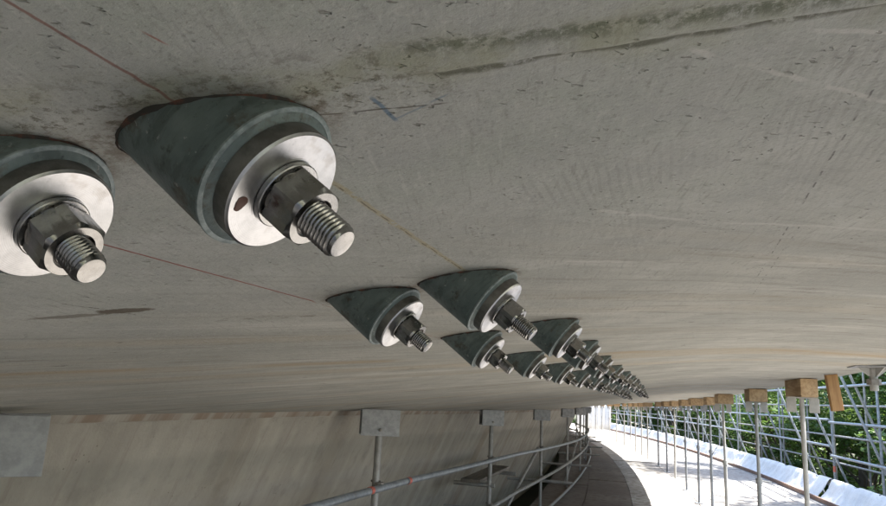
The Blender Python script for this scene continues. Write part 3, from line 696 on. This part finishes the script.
# ------------------------------------------------------------------ props with timbers under the deck edge
XP = 0.93
def make_prop(ht, mo, mi, fork):
    r = empty('steel_prop', (0, 0, 0))
    MB().box(-0.075, 0.075, -0.075, 0.075, 0.0, 0.008).build('base_plate', mo, r, None, 0.001)
    MB().lathe([(0.0235, 0.0082), (0.0235, 1.0)], 16).build('outer_tube', mo, r, 40)
    col = MB().lathe([(0.0243, 0.985), (0.033, 0.985), (0.033, 1.04), (0.0243, 1.04)], 16, None, False, False).build('collar', mi, r, 40)
    MB().tube((0.03, 0, 1.015), (0.12, 0.03, 1.005), 0.007, 8).build('handle', mi, col, 40)
    MB().lathe([(0.0172, 1.0), (0.0172, ht-0.0082)], 16).build('inner_tube', mi, r, 40)
    hd = MB().box(-0.10, 0.10, -0.08, 0.08, ht-0.008, ht).build('head_plate', mi, r)
    if fork:
        for s in (-1, 1): MB().box(s*0.075-0.034, s*0.075+0.034, -0.055, -0.047, ht-0.11, ht-0.0085).build('ear', mi, hd, None, 0.001)
    return r
prop_y = [5.75, 8.28, 10.66, 13.0, 14.25, 16.25, 18.43, 20.1, 21.85, 24.3, 26.0, 27.5, 29.0, 30.8, 32.7, 34.9, 37.0, 39.2, 41.4]
xoff = {0: 0.0, 3: 0.05, 4: -0.02}
rp = random.Random(11)
for i, y in enumerate([2.9, 0.0]+prop_y):
    x = XP+xoff.get(i-2, rp.uniform(-.03, .03)); th = 0.135; zt = soffit_z(x+0.08, y)-th-0.004
    ht = zt-FLOOR-0.004
    if i < 2: x = XP+0.06
    grey = (i-2) in (3, 4, 5, 7, 8)
    p = make_prop(ht, MAT['prop_grey'] if grey else MAT['prop_paint'], MAT['prop_grey'] if grey else MAT['prop_paint'], True)
    p.location = W(x, y, FLOOR+0.004); p.rotation_euler = (rp.uniform(-.006, .006), rp.uniform(-.012, .006), heading(y)+rp.uniform(-.1, .1))
    nm = {2: 'cream steel prop nearest the camera, with a timber block on its head', 3: 'second cream steel prop from the right edge, under the deck edge'}.get(i)
    if i < 2: nm = ('cream steel prop just outside the right edge of the photo' if i == 0 else 'cream steel prop beside the camera, outside the photo')
    if nm is None: nm = f'{"grey" if grey else "cream"} steel prop under the deck edge, {ORD[i-2]} of the row counted from the right'
    tag(p, nm, 'prop', 'steel props in a row under the deck edge')
    wd = [0.15, 0.27, 0.22, 0.18, 0.2][i % 5] if i >= 2 else 0.2
    if i == 2: wd = 0.115
    ln = 0.48 if i == 2 else rp.uniform(0.35, 0.6)
    tb = MB().box(-wd/2, wd/2, -ln/2, ln/2, 0.0, th-0.004).build('timber_block', MAT['timber'], None, None, 0.003)
    off = 0.02 if i == 2 else 0.0
    tb.location = W(x+off, y+(0.12 if i == 2 else 0), zt+0.0015); tb.rotation_euler = (0, 0, heading(y)+rp.uniform(-.06, .06))
    lab = f'tan timber block packed under the soffit on the {ORD[i-2]} steel prop from the right' if i >= 2 else ('tan timber block on the prop just outside the right edge' if i == 0 else 'tan timber block on the prop beside the camera')
    tag(tb, lab, 'timber', 'timber packers on the props')
# loose plank standing on end beside the nearest timber, hung against the deck edge
pl = MB().box(-0.036, 0.036, -0.016, 0.016, -0.23, 0.0).build('plank', MAT['plank'], None, None, 0.002)
pl.location = W(0.985, 5.05, soffit_z(0.985, 5.05)-0.004); pl.rotation_euler = (0, math.radians(-7), 0.25)
tag(pl, 'short brown plank hanging upright under the deck edge by the nearest prop', 'plank')
# short jack with ribbed plate pressed against the soffit at the far right
jk = empty('screw_jack', W(1.0, 4.15, soffit_z(1.0, 4.15))); jo = jk.location
tag(jk, 'short steel jack with ribbed plate against the soffit at the right edge', 'jack')
MB().box(-0.10, 0.10, -0.09, 0.09, -0.012, -0.003).build('plate', MAT['plate'], jk, None, 0.001)
for a in range(4):
    rm = Matrix.Rotation(a*math.pi/2+0.4, 4, 'Z'); rb = MB(); b = rb.verts([rm @ Vector(p) for p in ((0.02, -.003, -.0125), (0.09, -.003, -.0125), (0.02, -.003, -.06), (0.02, .003, -.0125), (0.09, .003, -.0125), (0.02, .003, -.06))])
    rb.f += [(b, b+1, b+2), (b+3, b+5, b+4), (b, b+3, b+4, b+1), (b+1, b+4, b+5, b+2), (b, b+2, b+5, b+3)]; rb.build('rib', MAT['prop_paint'], jk)
MB().lathe([(0.0205, -0.0125), (0.0205, -0.13)], 14).build('screw', MAT['prop_paint'], jk, 40)
MB().lathe([(0.024, -0.07), (0.035, -0.07), (0.035, -0.10), (0.024, -0.10)], 6).build('jack_nut', MAT['coupler'], jk)

# ------------------------------------------------------------------ sheeting over the toe of the platform edge
def sheeting(y0, y1, label, seed):
    m = MB(); r_ = random.Random(seed); n = int((y1-y0)/0.05); prof = [(3.50, FLOOR+0.012), (3.55, FLOOR+0.035), (3.60, FLOOR+0.09), (3.655, FLOOR+0.165), (3.71, FLOOR+0.245), (3.757, FLOOR+0.325), (3.80, FLOOR+0.405), (3.835, FLOOR+0.43), (3.87, FLOOR+0.41), (3.885, FLOOR+0.30)]
    rws = []
    for k in range(n+1):
        y = y0+(y1-y0)*k/n; pts = []
        for q, (x, z) in enumerate(prof):
            a = q/(len(prof)-1); s_ = math.sin(math.pi*min(1, a*1.1))
            d = 0.022*s_*mnoise.noise(Vector((y*1.1, a*2.0, seed)))+0.030*s_*(0.45-abs(mnoise.noise(Vector((y*2.6+a*1.5, a*2.2-y*0.8, seed+4)))))+0.016*s_*(0.4-abs(mnoise.noise(Vector((y*7-a*3, a*4, seed+8)))))
            tie = 0.05*math.exp(-((((y+0.3) % 2.4)-1.2)/0.16)**2)*a*(a < 0.9)
            pts.append(W(x-d, y, z+d*0.6-tie*0.8))
        rws.append(m.verts([p+Vector((0, 0, 0)) for p in pts]))
    w_ = len(prof)
    for a, b in zip(rws, rws[1:]):
        for i in range(w_-1): m.f.append((a+i, b+i, b+i+1, a+i+1))
    o = m.build('sheeting', MAT['sheet'], None, 60)
    sol = o.modifiers.new('thickness', 'SOLIDIFY'); sol.thickness = 0.003
    tag(o, label, 'sheeting', 'white sheeting lengths along the platform edge')
sheeting(-3, 9.0, 'white sheeting over the platform edge, length outside the right edge of the photo', 1)
sheeting(9.05, 16.6, 'white plastic sheeting over the platform edge, nearest length at lower right', 2)
sheeting(16.75, 27.5, 'white plastic sheeting draped along the platform edge, second length from the right', 3)
sheeting(27.6, 39.0, 'white plastic sheeting along the platform edge, third length, curving away', 4)
sheeting(39.1, 52.0, 'farthest white sheeting length along the platform edge beside the white screen', 5)
ti = 0
for k in range(14):
    y = 1+3.93*k
    if y > 52: break
    m = MB(); xx = 3.46
    rws = [m.verts([W(xx-.038, y+3.9*q/6, FLOOR+.006), W(xx-.038, y+3.9*q/6, FLOOR+.085), W(xx, y+3.9*q/6, FLOOR+.085), W(xx, y+3.9*q/6, FLOOR+.006)]) for q in range(7)]
    for a, b in zip(rws, rws[1:]):
        for i in range(4): j = (i+1) % 4; m.f.append((a+i, b+i, b+j, a+j))
    m.f += [tuple(rws[0]+i for i in range(4)), tuple(rws[-1]+i for i in reversed(range(4)))]
    tag(m.build('toe_board', MAT['toe']), f'brown toe board at the foot of the white sheeting, {ORD[k]} from the near end', 'board', 'toe boards along the sheeting')

# white screen hung across the far end
sc = MB(); rws = []
for i in range(41):
    a = i/40; x = 1.05+2.3*a
    f_ = 0.05*math.sin(a*38)+0.03*math.sin(a*17+1)
    rws.append(sc.verts([W(x, 45.6+f_*(1-0.3*z)+0.9*a, FLOOR+0.05+1.75*z) for z in (0, .25, .5, .75, 1.0)]))
for a, b in zip(rws, rws[1:]):
    for i in range(4): sc.f.append((a+i, b+i, b+i+1, a+i+1))
so = sc.build('sheeting_screen', MAT['sheet'], None, 60); so.modifiers.new('thickness', 'SOLIDIFY').thickness = 0.004
tag(so, 'tall white sheeting screen hung across the far end of the platform', 'screen')

# ------------------------------------------------------------------ trees beyond the scaffold
def crown_mesh(seed, leaves, rad, hgt, lm):
    r_ = random.Random(seed); m = MB(); cl = []
    for k in range(46):
        a = r_.uniform(0, 2*math.pi); q = math.sqrt(r_.random())*rad*0.85; z = r_.uniform(-1, 1)
        q *= math.sqrt(max(0.08, 1-z*z*0.8)); cl.append((q*math.cos(a), q*math.sin(a), z*hgt, r_.uniform(0.35, 0.8)))
    for k in range(leaves):
        cx_, cy_, cz, cr = cl[r_.randrange(len(cl))]
        d = Vector((r_.gauss(0, 1), r_.gauss(0, 1), r_.gauss(0, 1))).normalized()*cr*(r_.random()**0.4)
        c_ = Vector((cx_, cy_, cz))+Vector((d.x, d.y, d.z*0.7))
        n_ = Vector((r_.gauss(0, .6), r_.gauss(0, .6), 1)).normalized(); u_ = n_.orthogonal().normalized(); u_.rotate(Matrix.Rotation(r_.uniform(0, 6.28), 3, n_)); w_ = n_.cross(u_)
        s_ = r_.uniform(0.045, 0.095)
        b = m.verts([c_-u_*s_, c_+w_*s_*0.5-n_*s_*.1, c_+u_*s_, c_-w_*s_*0.5-n_*s_*.1]); m.f.append((b, b+1, b+2, b+3))
    return m.mesh('crown', lm), cl
kinds = []
for k in range(4):
    me, cl = crown_mesh(20+k, 14000, 2.3, 3.3, MAT['leaf'][k % 2])
    tr = MB(); r_ = random.Random(k)
    tr.path([(0, 0, -6.2), (0.05, 0.03, -4), (0.02, -0.06, -2), (0.1, 0.05, 0.5)], 0.13, 9)
    for c_ in cl[:16]:
        z0 = r_.uniform(-3.4, 0.2); tr.tube((0.03, 0, z0), (c_[0], c_[1], max(c_[2], z0+0.2)), 0.045, 6, 0.012)
    kinds.append((me, tr.mesh('trunk', MAT['bark'], 60)))
rt_ = random.Random(5); spots = []
y = 8.0
while y < 62:
    spots.append((7.3+rt_.uniform(-.5, .6), y, 1.0)); y += 2.7+rt_.uniform(-.5, .5)
y = 9.0
while y < 75:
    spots.append((11.2+rt_.uniform(-.8, .8), y, 1.12)); y += 3.3+rt_.uniform(-.5, .5)
y = 40
for k in range(9): spots.append((1.5-4*k+rt_.uniform(-1, 1), 78+rt_.uniform(-3, 3)-k*1.2, 1.2))
n1 = n2_ = n3 = 0
TALL = [(8.6, -7.5), (9.4, -1.5), (9.6, 0.5), (8.2, -4.6), (9.0, -11.0), (9.8, 9.5), (11.5, 16.2), (10.0, 23.5), (14.2, 12.2)]  # near-camera ones added to darken the soffit; the rest follow dappled shade
for i, (x, y, s) in enumerate(spots):
    me, trm = kinds[rt_.randrange(4)]
    r = empty('tree', (x-(drift(y) if y < 70 else 0)*1.0, y, 0.0), rt_.uniform(0, 6.28)); r.scale = (s*rt_.uniform(.9, 1.15),)*2+(s*rt_.uniform(.9, 1.1),)
    c_ = link('crown', me, r); c_.location = (0, 0, 6.2); t_ = link('trunk', trm, r); t_.location = (0, 0, 6.2)
    if x > 5 and x < 9: n1 += 1; lab = f'leafy green tree close behind the right scaffold, {ORD[min(n1-1, 19)]} from the right' if n1 <= 20 else 'small far leafy tree behind the scaffold'
    elif x >= 9: n2_ += 1; lab = f'taller leafy tree in the back row beyond the scaffold, {ORD[n2_-1] if n2_ <= 20 else "last"} from the right'
    else: n3 += 1; lab = f'distant tree closing the view beyond the white screen, {ORD[n3-1]} from the right'
    tag(r, lab, 'tree', 'trees beyond the scaffold')

for i, (x, y) in enumerate(TALL):
    me, trm = kinds[i % 4]
    r = empty('tree', (x-drift(y), y, 0.0), rt_.uniform(0, 6.28)); r.scale = (1.55, 1.55, 1.0)
    c_ = link('crown', me, r); c_.location = (0, 0, 15.6); c_.scale = (1, 1, 1.3); t_ = link('trunk', trm, r); t_.location = (0, 0, 15.6); t_.scale = (1, 1, 2.5)
    tag(r, f'tall tree added with its crown out of view to shade the platform, {ORD[i]} along the bridge', 'tree', 'tall trees added to shade the platform')
